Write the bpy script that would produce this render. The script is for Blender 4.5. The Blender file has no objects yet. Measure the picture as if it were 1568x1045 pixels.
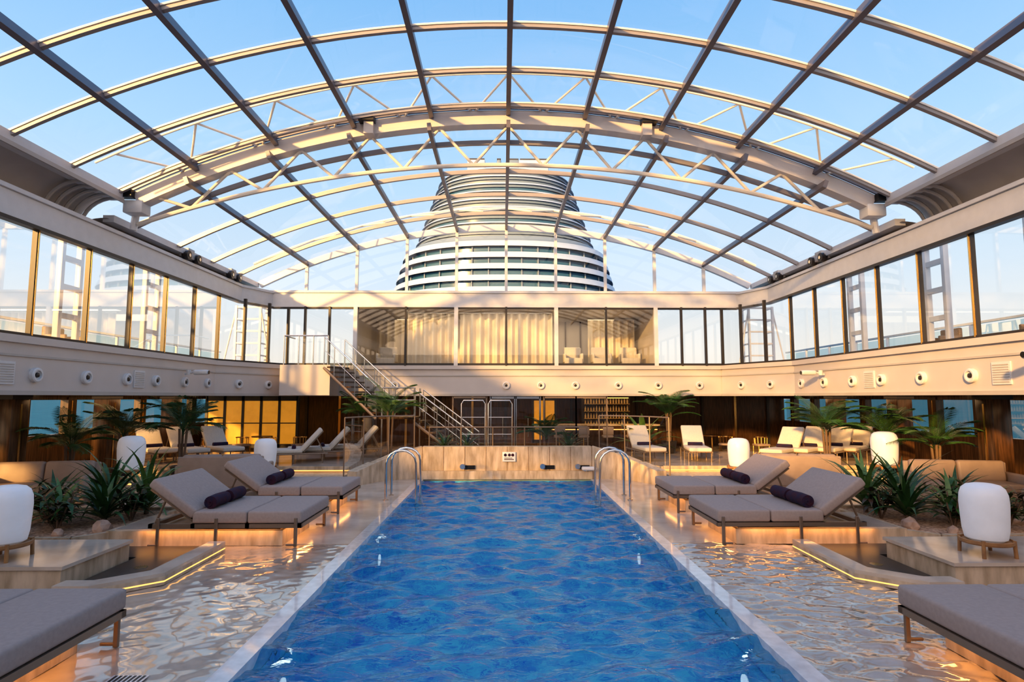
import bpy, bmesh, math, random
import numpy as np
from mathutils import Matrix, Vector, Euler
random.seed(7)
scene=bpy.context.scene
PI=math.pi
# ---------------------------------------------------------------- materials
def newmat(name):
    m=bpy.data.materials.new(name); m.use_nodes=True
    nt=m.node_tree; nt.nodes.clear()
    out=nt.nodes.new('ShaderNodeOutputMaterial')
    return m,nt,out
def pbr(name,col,rough=.5,metal=0,var=.0,scale=5,bump=0,col2=None,emit=None,estr=0,coat=0,stretch=(1,1,1),spec=.5,detail=4):
    m,nt,out=newmat(name)
    p=nt.nodes.new('ShaderNodeBsdfPrincipled')
    nt.links.new(p.outputs[0],out.inputs[0])
    p.inputs['Roughness'].default_value=rough
    p.inputs['Metallic'].default_value=metal
    p.inputs['Specular IOR Level'].default_value=spec
    p.inputs['Coat Weight'].default_value=coat; p.inputs['Coat Roughness'].default_value=.04
    c=(*col,1)
    tc=nt.nodes.new('ShaderNodeTexCoord'); mp=nt.nodes.new('ShaderNodeMapping')
    mp.inputs['Scale'].default_value=stretch
    nt.links.new(tc.outputs['Object'],mp.inputs[0])
    n=nt.nodes.new('ShaderNodeTexNoise'); n.inputs['Scale'].default_value=scale; n.inputs['Detail'].default_value=detail
    nt.links.new(mp.outputs[0],n.inputs['Vector'])
    r=nt.nodes.new('ShaderNodeValToRGB')
    if col2 is None:
        v=max(var,.03); col2=tuple(x*(1-v*2) for x in col)
    r.color_ramp.elements[0].position=.32; r.color_ramp.elements[1].position=.68
    r.color_ramp.elements[0].color=(*col2,1); r.color_ramp.elements[1].color=c
    nt.links.new(n.outputs['Fac'],r.inputs[0]); nt.links.new(r.outputs[0],p.inputs['Base Color'])
    if bump:
        b=nt.nodes.new('ShaderNodeBump'); b.inputs['Strength'].default_value=bump; b.inputs['Distance'].default_value=.02
        nt.links.new(n.outputs['Fac'],b.inputs['Height']); nt.links.new(b.outputs[0],p.inputs['Normal'])
    if emit:
        p.inputs['Emission Color'].default_value=(*emit,1); p.inputs['Emission Strength'].default_value=estr
    return m
def glass(name,tint=(1,1,1),refl=.06,gcol=(1,1,1)):
    m,nt,out=newmat(name)
    t=nt.nodes.new('ShaderNodeBsdfTransparent'); t.inputs[0].default_value=(*tint,1)
    g=nt.nodes.new('ShaderNodeBsdfGlossy'); g.inputs['Roughness'].default_value=.02; g.inputs[0].default_value=(*gcol,1)
    lw=nt.nodes.new('ShaderNodeLayerWeight'); lw.inputs[0].default_value=.25
    mu=nt.nodes.new('ShaderNodeMath'); mu.operation='MULTIPLY_ADD'; mu.inputs[1].default_value=.3; mu.inputs[2].default_value=refl
    nt.links.new(lw.outputs['Fresnel'],mu.inputs[0])
    mx=nt.nodes.new('ShaderNodeMixShader')
    nt.links.new(mu.outputs[0],mx.inputs[0]); nt.links.new(t.outputs[0],mx.inputs[1]); nt.links.new(g.outputs[0],mx.inputs[2])
    nt.links.new(mx.outputs[0],out.inputs[0])
    return m
def emis(name,col,s):
    m,nt,out=newmat(name); e=nt.nodes.new('ShaderNodeEmission'); e.inputs[0].default_value=(*col,1); e.inputs[1].default_value=s
    nt.links.new(e.outputs[0],out.inputs[0]); return m
def waterm(name,tint,refr,scale=6,bstr=.25):
    m,nt,out=newmat(name)
    tc=nt.nodes.new('ShaderNodeTexCoord'); mp=nt.nodes.new('ShaderNodeMapping'); mp.inputs['Scale'].default_value=(1,1.9,1)
    nt.links.new(tc.outputs['Object'],mp.inputs[0])
    n=nt.nodes.new('ShaderNodeTexNoise'); n.inputs['Scale'].default_value=scale; n.inputs['Detail'].default_value=2; n.inputs['Distortion'].default_value=.8
    nt.links.new(mp.outputs[0],n.inputs['Vector'])
    b=nt.nodes.new('ShaderNodeBump'); b.inputs['Strength'].default_value=bstr; b.inputs['Distance'].default_value=.05
    nt.links.new(n.outputs['Fac'],b.inputs['Height'])
    f=nt.nodes.new('ShaderNodeFresnel'); f.inputs[0].default_value=1.42; nt.links.new(b.outputs[0],f.inputs['Normal'])
    t=nt.nodes.new('ShaderNodeBsdfTransparent'); t.inputs[0].default_value=(*tint,1)
    d=nt.nodes.new('ShaderNodeBsdfRefraction'); d.inputs['Color'].default_value=(*tint,1); d.inputs['IOR'].default_value=1.33; d.inputs['Roughness'].default_value=0.0
    nt.links.new(b.outputs[0],d.inputs['Normal'])
    m1=nt.nodes.new('ShaderNodeMixShader'); m1.inputs[0].default_value=refr
    nt.links.new(t.outputs[0],m1.inputs[1]); nt.links.new(d.outputs[0],m1.inputs[2])
    g=nt.nodes.new('ShaderNodeBsdfGlossy'); g.inputs['Roughness'].default_value=.02; nt.links.new(b.outputs[0],g.inputs['Normal'])
    m2=nt.nodes.new('ShaderNodeMixShader'); nt.links.new(f.outputs[0],m2.inputs[0])
    nt.links.new(m1.outputs[0],m2.inputs[1]); nt.links.new(g.outputs[0],m2.inputs[2]); nt.links.new(m2.outputs[0],out.inputs[0])
    return m
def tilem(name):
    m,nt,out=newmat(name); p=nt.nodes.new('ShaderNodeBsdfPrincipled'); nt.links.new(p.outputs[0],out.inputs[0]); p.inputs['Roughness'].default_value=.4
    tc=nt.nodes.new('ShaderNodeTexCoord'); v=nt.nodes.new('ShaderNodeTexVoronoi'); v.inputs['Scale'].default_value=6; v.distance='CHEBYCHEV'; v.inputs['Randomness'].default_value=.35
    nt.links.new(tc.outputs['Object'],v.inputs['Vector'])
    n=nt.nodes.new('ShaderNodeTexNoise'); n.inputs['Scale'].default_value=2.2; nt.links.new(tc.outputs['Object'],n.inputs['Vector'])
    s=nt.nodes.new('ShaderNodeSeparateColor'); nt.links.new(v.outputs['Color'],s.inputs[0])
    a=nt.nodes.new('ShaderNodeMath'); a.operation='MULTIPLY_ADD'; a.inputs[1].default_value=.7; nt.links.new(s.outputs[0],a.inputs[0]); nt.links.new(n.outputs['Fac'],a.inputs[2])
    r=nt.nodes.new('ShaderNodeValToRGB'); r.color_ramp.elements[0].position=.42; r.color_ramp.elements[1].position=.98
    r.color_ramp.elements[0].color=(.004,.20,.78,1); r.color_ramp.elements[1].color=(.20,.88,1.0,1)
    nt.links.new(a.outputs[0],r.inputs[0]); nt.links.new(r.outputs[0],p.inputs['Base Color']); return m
M={}
M['cream']=pbr('cream_paint',(.66,.60,.57),.35,var=.03,scale=1.5)
M['white']=pbr('white_paint',(.74,.73,.74),.3,var=.02)
M['soffit']=pbr('soffit_grey',(.54,.50,.47),.45,var=.05,scale=2)
M['mull']=pbr('mullion_grey',(.17,.16,.19),.35,metal=.2)
M['purlin']=pbr('purlin_grey',(.34,.31,.31),.35,metal=.1)
M['tube']=pbr('truss_paint',(.80,.74,.66),.35)
M['dark']=pbr('dark_frame',(.035,.03,.03),.35)
M['wood']=pbr('dark_wood',(.12,.06,.028),.25,col2=(.04,.022,.01),scale=3,stretch=(6,6,.6))
M['stone']=pbr('travertine',(.68,.57,.48),.14,col2=(.48,.39,.32),scale=1.6,bump=.04,detail=8)
M['wet']=pbr('wet_travertine',(.58,.48,.40),.12,col2=(.40,.32,.26),scale=1.8,detail=8,coat=1)
M['stone2']=pbr('travertine_vein',(.70,.56,.42),.35,col2=(.40,.30,.20),scale=3,stretch=(3,3,.7),detail=8)
M['rim']=pbr('pool_rim',(.84,.79,.79),.12,col2=(.66,.61,.61),scale=8,coat=.6)
M['tile']=tilem('pool_mosaic')  # mosaic tile blues, contrast pushed to paint in caustic light mottling
M['taupe']=pbr('taupe_fabric',(.42,.34,.31),.8,var=.05,scale=25,bump=.05)
M['taupe2']=pbr('taupe_leather',(.36,.27,.22),.5,var=.06,scale=6)
M['frame']=pbr('bronze_frame',(.28,.21,.16),.35,metal=.5)
M['slat']=pbr('teak',(.36,.22,.12),.5,col2=(.2,.12,.06),stretch=(1,8,8),scale=4)
M['navy']=pbr('navy_towel',(.012,.013,.05),.9,col2=(.055,.008,.02),scale=9,bump=.4)
M['creamfab']=pbr('cream_fabric',(.66,.60,.53),.8,var=.04,scale=20)
M['steel']=pbr('steel',(.72,.70,.68),.15,metal=1)
M['lamp']=pbr('lantern_shell',(.80,.80,.85),.4,emit=(.9,.93,1),estr=.08)
M['teakleg']=pbr('lantern_teak',(.42,.22,.09),.45,col2=(.26,.13,.06))
M['gravel']=pbr('bark_chips',(.80,.56,.40),.9,col2=(.30,.17,.11),scale=22,bump=1,detail=2)
M['leaf']=pbr('leaf_green',(.05,.13,.035),.35,col2=(.02,.06,.02),scale=6)
M['leaf2']=pbr('leaf_light',(.14,.24,.07),.4,col2=(.05,.12,.03),scale=5)
M['leaf3']=pbr('leaf_red',(.12,.05,.035),.4,col2=(.03,.08,.03),scale=7)
M['trunk']=pbr('trunk',(.18,.12,.08),.9,scale=12,bump=.5)
M['rock']=pbr('rock',(.6,.42,.32),.8,col2=(.3,.2,.15),scale=5,bump=.5)
M['led']=emis('led_strip',(1,.50,.13),2.0)
M['warm']=emis('warm_bulb',(1,.72,.4),8)
M['poollamp']=emis('pool_lamp',(.85,.95,1),1.6)
M['amber']=pbr('amber_panel',(.75,.40,.05),.3,col2=(.4,.16,.012),scale=1.3,emit=(1,.42,.04),estr=.38)  # emission stands in for sunlight coming through the amber glass
M['glass']=glass('roof_glass',(.96,.98,1.0),.02)
M['wglass']=glass('window_glass',(.93,.95,.95),.06)
M['tglass']=glass('teal_glass',(.62,.82,.86),.08)
M['curtain']=pbr('curtain',(.80,.70,.56),.8,var=.05,scale=3)
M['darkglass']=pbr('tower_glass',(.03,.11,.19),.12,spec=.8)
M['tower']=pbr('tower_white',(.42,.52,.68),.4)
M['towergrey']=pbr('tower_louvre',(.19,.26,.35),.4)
M['sea']=pbr('sea',(.03,.20,.27),.6,col2=(.02,.15,.22),scale=.05,bump=.3,spec=.1)
M['blackstone']=pbr('dark_slate',(.035,.03,.03),.3,scale=8)
M['carpet']=pbr('interior_floor',(.20,.15,.10),.5)
M['bottle']=pbr('bottle_glass',(.4,.2,.06),.1,col2=(.07,.16,.10),scale=30,emit=(.8,.35,.1),estr=.2)  # faint emission paints the shelf lighting into the bottles
M['signw']=pbr('sign_white',(.8,.8,.8),.4)
M['black']=pbr('black',(.01,.01,.01),.3)
M['gold']=pbr('gold_metal',(.85,.55,.2),.25,metal=1)
M['water']=waterm('pool_water_mat',(.80,.95,1.0),.7,7,.4)
# ---------------------------------------------------------------- builder
class B:
    def __init__(s,name,loc=(0,0,0),rz=0,sc=1):
        s.name=name; s.loc=loc; s.rz=rz; s.sc=sc; s.v=[]; s.f=[]; s.mi=[]; s.mats=[]; s.T=Matrix.Identity(4)
    def add(s,vs,fs,m):
        if m not in s.mats: s.mats.append(m)
        k=s.mats.index(m); o=len(s.v)
        for v in vs: s.v.append(tuple(s.T@Vector(v)))
        for f in fs: s.f.append(tuple(i+o for i in f)); s.mi.append(k)
    def box(s,c,d,m,rot=None):
        x,y,z=d[0]/2,d[1]/2,d[2]/2
        vs=[Vector((i*x,j*y,k*z)) for i in(-1,1) for j in(-1,1) for k in(-1,1)]
        if rot: R=Euler(rot).to_matrix(); vs=[R@v for v in vs]
        C=Vector(c); vs=[v+C for v in vs]
        s.add(vs,[(0,1,3,2),(4,6,7,5),(0,4,5,1),(2,3,7,6),(0,2,6,4),(1,5,7,3)],m)
    def b2(s,x0,x1,y0,y1,z0,z1,m): s.box(((x0+x1)/2,(y0+y1)/2,(z0+z1)/2),(abs(x1-x0),abs(y1-y0),abs(z1-z0)),m)
    def rbox(s,c,d,m,r=.03,seg=3,rot=None,puff=0):
        bm=bmesh.new(); bmesh.ops.create_cube(bm,size=1)
        for v in bm.verts: v.co=Vector((v.co.x*d[0],v.co.y*d[1],v.co.z*d[2]))
        bmesh.ops.bevel(bm,geom=bm.edges[:],offset=r,segments=seg,affect='EDGES',profile=.5)
        R=Euler(rot).to_matrix() if rot else Matrix.Identity(3); C=Vector(c)
        bm.verts.ensure_lookup_table()
        vs=[R@v.co+C for v in bm.verts]; fs=[[v.index for v in f.verts] for f in bm.faces]; bm.free()
        s.add(vs,fs,m)
    def cyl(s,p0,p1,r,m,n=12,r2=None):
        s.tube([p0,p1],r,m,n,r2)
    def tube(s,pts,r,m,n=8,r2=None):
        pts=[Vector(p) for p in pts]; N=len(pts); vs=[]; fs=[]
        prev=None
        for i,p in enumerate(pts):
            t=(pts[min(i+1,N-1)]-pts[max(i-1,0)]).normalized()
            if prev is None:
                a=Vector((0,0,1)) if abs(t.z)<.9 else Vector((1,0,0)); u=t.cross(a).normalized()
            else:
                u=(prev-t*prev.dot(t)).normalized()
            prev=u; w=t.cross(u)
            rr=r if r2 is None else r+(r2-r)*i/(N-1)
            for k in range(n):
                a=2*PI*k/n; vs.append(p+u*math.cos(a)*rr+w*math.sin(a)*rr)
        for i in range(N-1):
            for k in range(n):
                fs.append((i*n+k,i*n+(k+1)%n,(i+1)*n+(k+1)%n,(i+1)*n+k))
        fs.append(tuple(range(n-1,-1,-1))); fs.append(tuple((N-1)*n+k for k in range(n)))
        s.add(vs,fs,m)
    def lathe(s,prof,m,n=24,c=(0,0,0),axis=None):
        vs=[];fs=[]
        for r,z in prof:
            for k in range(n):
                a=2*PI*k/n; vs.append(Vector((r*math.cos(a),r*math.sin(a),z)))
        for i in range(len(prof)-1):
            for k in range(n): fs.append((i*n+k,i*n+(k+1)%n,(i+1)*n+(k+1)%n,(i+1)*n+k))
        if axis:
            q=Vector((0,0,1)).rotation_difference(Vector(axis)); vs=[q@v for v in vs]
        C=Vector(c); s.add([v+C for v in vs],fs,m)
    def poly(s,pts,z0,z1,m):
        n=len(pts); vs=[(p[0],p[1],z0) for p in pts]+[(p[0],p[1],z1) for p in pts]
        fs=[tuple(range(n-1,-1,-1)),tuple(range(n,2*n))]+[(i,(i+1)%n,n+(i+1)%n,n+i) for i in range(n)]
        s.add(vs,fs,m)
    def wallseg(s,a,b,z0,z1,th,m):
        a=Vector((a[0],a[1],0));b=Vector((b[0],b[1],0)); d=(b-a); L=d.length
        s.box(((a.x+b.x)/2,(a.y+b.y)/2,(z0+z1)/2),(L,th,z1-z0),m,rot=(0,0,math.atan2(d.y,d.x)))
    def pane(s,a,b,z0,z1,m):
        s.add([(a[0],a[1],z0),(b[0],b[1],z0),(b[0],b[1],z1),(a[0],a[1],z1)],[(0,1,2,3)],m)
    def build(s,smooth=35):
        me=bpy.data.meshes.new(s.name); me.from_pydata(s.v,[],s.f)
        for m in s.mats: me.materials.append(M[m])
        me.polygons.foreach_set('material_index',s.mi); me.update()
        if smooth:
            me.polygons.foreach_set('use_smooth',[True]*len(me.polygons))
            me.set_sharp_from_angle(angle=math.radians(smooth))
        ob=bpy.data.objects.new(s.name,me); scene.collection.objects.link(ob)
        ob.location=s.loc; ob.rotation_euler=(0,0,s.rz); ob.scale=(s.sc,)*3
        return ob
def inst(ob,loc,rz=0,sc=1):
    o=bpy.data.objects.new(ob.name.split('.')[0],ob.data); scene.collection.objects.link(o)
    o.location=loc;o.rotation_euler=(0,0,rz);o.scale=(sc,)*3; return o
# ---------------------------------------------------------------- arcs
class Arc:
    def __init__(s,W,z0,z1):
        h=z1-z0; s.W=W; s.R=(W*W+h*h)/(2*h); s.zc=z1-s.R
    def z(s,x): return s.zc+math.sqrt(s.R**2-x*x)
    def n(s,x): return Vector((x/s.R,0,(s.z(x)-s.zc)/s.R))
    def pt(s,x,y,off=0): 
        n=s.n(x); return Vector((x,y,s.z(x)))+n*off
def sweep_arc(b,arc,y,w,h,m,off=0,n=40,W=None):
    W=W or arc.W; vs=[];fs=[]
    for i in range(n+1):
        x=-W+2*W*i/n
        for dy,o in((-w/2,off),(w/2,off),(w/2,off-h),(-w/2,off-h)): vs.append(arc.pt(x,y+dy,o))
    for i in range(n):
        for k in range(4): fs.append((i*4+k,i*4+(k+1)%4,i*4+4+(k+1)%4,i*4+4+k))
    fs.append((0,1,2,3)); fs.append((n*4+3,n*4+2,n*4+1,n*4))
    b.add(vs,fs,m)
NEAR=Arc(8.85,6.88,9.0); FAR=Arc(9.0,6.34,8.5)
XS=[1.82*k for k in range(-4,5)]
YB=21.7
# ---------------------------------------------------------------- room shell
f=B('floor')
f.b2(-13,-2.42,9.3,28,-.3,0,'stone'); f.b2(2.42,13,9.3,28,-.3,0,'stone')
f.b2(-13,-4.6,-5,9.3,-.3,0,'stone'); f.b2(4.6,13,-5,9.3,-.3,0,'stone')
f.b2(-4.6,4.6,-5,2.4,-.3,0,'stone'); f.b2(-2.42,2.42,16.5,28,-.3,0,'stone')
f.build(0)
r=B('pool_edge_trim')
for sx in(-1,1):
    r.b2(sx*2.24,sx*2.42,2.4,16.3,-.3,.008,'rim')
r.b2(-2.42,2.42,2.2,2.42,-.3,.008,'rim')
r.build(0)
pb=B('pool_basin')
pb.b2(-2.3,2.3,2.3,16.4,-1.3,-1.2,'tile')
for sx in(-1,1):
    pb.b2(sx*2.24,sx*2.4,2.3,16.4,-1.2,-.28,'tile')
    for y in(6.0,10.5): pb.cyl((sx*2.24,y,-.55),(sx*2.21,y,-.55),.12,'steel',20); pb.cyl((sx*2.21,y,-.55),(sx*2.20,y,-.55),.09,'poollamp',20)
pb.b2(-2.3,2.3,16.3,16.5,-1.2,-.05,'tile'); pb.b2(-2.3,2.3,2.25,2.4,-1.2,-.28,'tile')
pb.build(0)
def water(name,x0,x1,y0,y1,z,step,amp,mat,seed,wmin=.22,wmax=1.1,sig=.55):
    rs=np.random.RandomState(seed)
    nx=int((x1-x0)/step)+1; ny=int((y1-y0)/step)+1
    X,Y=np.meshgrid(np.linspace(x0,x1,nx),np.linspace(y0,y1,ny)); Z=np.zeros_like(X)
    for i in range(40):
        L=wmin*(wmax/wmin)**rs.rand(); a=rs.normal(PI/2,sig); k=2*PI/L
        ph=rs.rand()*6.28
        Z+=L*np.sin(k*(math.cos(a)*X+math.sin(a)*Y)+ph+.8*np.sin(1.3*X+.9*Y+ph)+.5*np.sin(3.1*X-1.7*Y+2*ph))
    Z*=amp/40**.5
    me=bpy.data.meshes.new(name)
    vs=np.stack([X.ravel(),Y.ravel(),Z.ravel()+z],1)
    fs=[(j*nx+i,j*nx+i+1,(j+1)*nx+i+1,(j+1)*nx+i) for j in range(ny-1) for i in range(nx-1)]
    me.from_pydata(vs.tolist(),[],fs); me.materials.append(M[mat])
    me.polygons.foreach_set('use_smooth',[True]*len(fs))
    o=bpy.data.objects.new(name,me); scene.collection.objects.link(o); return o
water('pool_water',-2.24,2.24,2.42,16.3,-.05,.028,.062,'water',3,.17,1.0)
water('wet_ledge_floor',2.42,4.6,2.4,9.3,-.004,.028,.040,'wet',5,.12,.36,.6)
water('wet_ledge_floor',-4.6,-2.42,2.4,9.3,-.004,.035,.008,'wet',6,.14,.40,.8)
dr=B('floor_drain',(-3.05,4.95,.006)); dr.b2(-.14,.14,-.06,.06,0,.004,'rim')
for i in range(7): dr.b2(-.12+i*.037,-.10+i*.037,-.05,.05,.004,.006,'black')
dr.build(0)

# upper deck band + walls, both sides
bandpath=lambda s:[(s*9.15,-5),(s*9.15,18.8),(s*7.9,YB)]
for s,nm in((-1,'left'),(1,'right')):
    w=B('wall_'+nm)
    P=bandpath(s)
    for a,b_ in zip(P[:-1],P[1:]):
        w.wallseg(a,b_,2.28,3.2,.16,'cream')
        w.wallseg(a,b_,3.2,3.34,.30,'cream')
        w.wallseg(a,b_,2.95,2.99,.22,'soffit')
        w.wallseg(a,b_,2.24,2.32,.24,'soffit')
        w.wallseg(a,b_,3.34,3.40,.12,'dark')
    F=[(s*9.1,-5),(s*9.1,20.4),(s*8.5,YB)]
    for a,b_ in zip(F[:-1],F[1:]):
        w.wallseg(a,b_,5.46,5.98,.10,'white'); w.wallseg(a,b_,5.40,5.47,.16,'dark'); w.wallseg(a,b_,5.95,6.03,.2,'white')
    def curved(y0,y1,xs,zt):
        vs=[];fs=[];n=8
        for i in range(n+1):
            t=i/n; a=t*PI/2
            x=s*(9.75-(9.75-xs)*(1-math.cos(a))); z=6.0+(zt-6.0)*math.sin(a)
            vs+= [(x,y0,z),(x,y1,z)]
        for i in range(n): fs.append((2*i,2*i+1,2*i+3,2*i+2))
        w.add(vs,fs,'soffit')
    curved(-5,13.4,8.95,6.72); curved(13.4,YB,9.1,6.25)
    w.b2(s*9.05,s*9.8,-5,YB,5.94,5.99,'soffit')
    for i in range(5):
        vs=[];y=12.2+i*.28
        for k in range(9):
            a=k/8*PI/2
            vs.append((s*(9.62-.74*(1-math.cos(a))),y,6.0+.68*math.sin(a)))
        w.tube(vs,.04,'soffit',6)
    w.b2(s*8.8,s*9.1,-5,13.5,6.68,6.88,'white')
    w.b2(s*9.0,s*9.25,13.5,YB,6.18,6.34,'white')
    w.b2(s*8.78,s*8.82,-5,13.5,6.62,6.70,'soffit')
    w.build()
    ps=[( s*9.15,19-1.5*k) for k in range(0,16)]
    g=B('window_'+('1' if s<0 else '2'))
    for (x,y) in ps:
        g.box((x,y,4.42),(.10,.07,2.1),'dark'); g.box((x-s*.055,y,4.42),(.015,.03,2.1),'gold')
    for a,b_ in zip(ps[:-1],ps[1:]): g.pane((a[0],a[1]-.035),(b_[0],b_[1]+.035),3.4,5.4,'wglass')
    c0=(s*9.15,19);c1=(s*7.9,YB)
    for t in(.35,.7,1.0):
        x=c0[0]+(c1[0]-c0[0])*t;y=c0[1]+(c1[1]-c0[1])*t; g.box((x,y,4.42),(.09,.09,2.1),'dark')
    g.pane(c0,c1,3.4,5.4,'wglass')
    g.build(0)
    lw=B('wall_lower_'+nm)
    X=s*12.8
    lw.b2(X,X+s*.2,-5,28,0,1.15,'wood'); lw.b2(X,X+s*.2,-5,28,2.12,2.3,'wood')
    y=-5;k=0
    while y<28:
        lw.b2(X-s*.03,X+s*.2,y,y+.35,1.1,2.2,'wood'); lw.b2(X-s*.05,X-s*.03,y+.12,y+.16,.2,2.1,'gold'); y+=1.75
    lw.pane((X+s*.1,-5),(X+s*.1,28),1.15,2.15,'wglass')
    lw.build(0)
    for i,y in enumerate((7.2,10.2,13.4,16.6,19.8)):
        c=B('column',(s*10.9,y,0))
        c.rbox((0,0,1.13),(.42,.5,2.26),'wood',.03,2); c.box((0,0,.06),(.5,.58,.12),'gold'); c.box((0,0,2.2),(.48,.56,.1),'dark')
        c.box((-s*.215,0,1.1),(.02,.05,1.9),'gold')
        c.build()
    cl=B('ceiling_lower_'+nm)
    cl.b2(s*9.2,s*13,-5,28,2.3,2.36,'wood'); cl.b2(s*9.2,s*15,-5,30,3.1,3.19,'cream')
    for y in range(-2,28,3): 
        cl.cyl((s*10.2,y,2.27),(s*10.2,y,2.3),.06,'warm')
        cl.cyl((s*12,y+1.5,2.27),(s*12,y+1.5,2.3),.06,'warm')
    cl.build()
    br=B('glass_balustrade')
    X=s*14.2
    for y in range(-4,30,2): br.b2(X-.04,X+.04,y-.04,y+.04,3.2,4.45,'white')
    br.pane((X,-4),(X,30),3.25,4.35,'tglass'); br.b2(X-.05,X+.05,-5,30,4.4,4.47,'steel'); br.build()
    for y in (11.6,14.6,18.0):
        p=B('deck_pylon',(s*10.7,y,3.2))
        for dy in(-.32,.32): p.rbox((0,dy,1.45),(.14,.12,2.9),'white',.02,2)
        for z in(.25,.95,1.65,2.35,2.82): p.box((0,0,z),(.12,.6,.12),'white')
        p.box((0,0,.03),(.3,.9,.06),'soffit'); p.build()
    for y in (13.0,16.2):
        c=B('deck_armchair',(s*11.9,y,3.2)); c.rbox((0,0,.34),(.7,.7,.2),'slat',.04); c.rbox((s*.3,0,.62),(.12,.7,.5),'slat',.04)
        for dy in(-.33,.33): c.rbox((0,dy,.5),(.6,.08,.3),'slat',.03)
        for dx in(-.28,.28):
            for dy in(-.28,.28): c.cyl((dx,dy,0),(dx,dy,.26),.025,'dark',8)
        c.build()
    p=B('service_ladder',(s*9.6,22.6,3.2))
    for dx in(-.45,.45):
        for dy in(-.3,.3): p.box((dx,dy,1.2),(.08,.08,2.4),'white')
    for z in(.1,.55,1.0,1.45,1.9,2.35):
        p.box((0,-.3,z),(.9,.05,.06),'white'); p.box((-.45,0,z),(.05,.6,.05),'white'); p.box((.45,0,z),(.05,.6,.05),'white')
    p.tube([(-.9,-.3,0),(-.45,-.3,2.3)],.03,'white'); p.tube([(.9,-.3,0),(.45,-.3,2.3)],.03,'white'); p.build()
    for y in(16.9,19.6):
        t=B('roof_trolley',(s*9.05,y,6.03))
        t.rbox((0,0,.16),(.16,.8,.16),'soffit',.02,2)
        for dy in(-.28,.28):
            t.cyl((-s*.16,dy,.13),(s*.0,dy,.13),.13,'dark',16); t.cyl((-s*.18,dy,.13),(-s*.15,dy,.13),.05,'steel',12)
        t.rbox((0,0,.30),(.14,.35,.14),'soffit',.02,2); t.build()
# back wall
w=B('wall_back')
w.b2(-7.9,7.9,YB,YB+.16,2.28,3.2,'cream'); w.b2(-7.9,7.9,YB-.08,YB+.2,3.2,3.34,'cream'); w.b2(-7.9,7.9,YB-.04,YB+.2,2.24,2.32,'soffit')
w.b2(-7.9,7.9,YB-.03,YB+.05,2.95,2.99,'soffit')
w.b2(-8.5,8.5,YB-.05,YB+.25,5.46,6.0,'white'); w.b2(-8.6,8.6,YB-.1,YB+.25,5.98,6.06,'white')
w.b2(-8.5,8.5,YB-.02,YB+.1,5.40,5.47,'dark')
w.build(0)
g=B('window_3')
for x in [1.82*k for k in range(-3,4)]+[-7.28,-6.4,7.28,6.4]:
    big=abs(abs(x)-5.46)<.1 or abs(abs(x)-1.82)<.01
    g.box((x,YB-.03,4.4),(.14 if big else .07,.12,2.15),'white' if big else 'dark')
g.pane((-7.9,YB+.02),(7.9,YB+.02),3.36,5.42,'wglass'); g.b2(-7.9,7.9,YB-.03,YB+.05,3.34,3.42,'dark')
for x in XS: g.box((x,YB,(6.05+FAR.z(x))/2),(.10,.12,FAR.z(x)-6.05),'white')
vs=[];n=30
for i in range(n+1):
    x=-9+18*i/n; vs+=[(x,YB+.03,6.05),(x,YB+.03,max(6.06,FAR.z(x)))]
g.add(vs,[(2*i,2*i+2,2*i+3,2*i+1) for i in range(n)],'glass')
g.build(0)
w=B('wall_lounge')
w.b2(-5.5,5.5,25.9,26.0,3.2,5.5,'cream'); w.b2(-5.6,-5.5,21.9,26,3.2,5.5,'cream'); w.b2(5.5,5.6,21.9,26,3.2,5.5,'cream')
w.b2(-5.6,5.6,21.9,26,5.46,5.5,'white'); w.b2(-8,8,21.9,30,3.1,3.2,'carpet')
w.b2(-5.6,5.6,21.9,26,5.5,6.0,'white'); 
for x in np.arange(-5.2,5.3,.65): w.b2(x-.03,x+.03,25.84,25.9,3.2,5.46,'wood')
w.build(0)
def curtain(x0,x1,y,z0,z1):
    c=B('curtain'); vs=[];n=int((x1-x0)/.02)
    for i in range(n+1):
        x=x0+(x1-x0)*i/n; yy=y+.10*math.sin(x*2*PI/.30+.5*math.sin(x*3))+.03*math.sin(x*7)
        vs+=[(x,yy,z0),(x,yy,z1)]
    c.add(vs,[(2*i,2*i+2,2*i+3,2*i+1) for i in range(n)],'curtain'); c.b2(x0,x1,y-.03,y+.03,z1,z1+.05,'steel'); return c.build(80)
curtain(-3.7,-1.9,22.6,3.22,5.36); curtain(-1.75,1.75,22.6,3.22,5.36); curtain(3.4,5.3,24.6,3.22,5.36); curtain(-5.3,-4.0,24.6,3.22,5.36)
for x in(-4.6,2.6,3.7,4.8):
    c=B('armchair',(x,23.2,3.2)); c.rbox((0,0,.35),(.7,.7,.3),'creamfab',.06); c.rbox((0,.3,.65),(.7,.15,.6),'creamfab',.06)
    for dx in(-.33,.33): c.rbox((dx,0,.5),(.1,.6,.35),'creamfab',.04); 
    for dx in(-.28,.28):
        for dy in(-.28,.28): c.cyl((dx,dy,0),(dx,dy,.22),.025,'dark',8)
    c.build()
w=B('wall_front'); w.b2(-13,13,-5.2,-5,0,5.6,'cream'); w.build(0)  # unseen wall behind the camera, added to keep low sun off the deck
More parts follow.
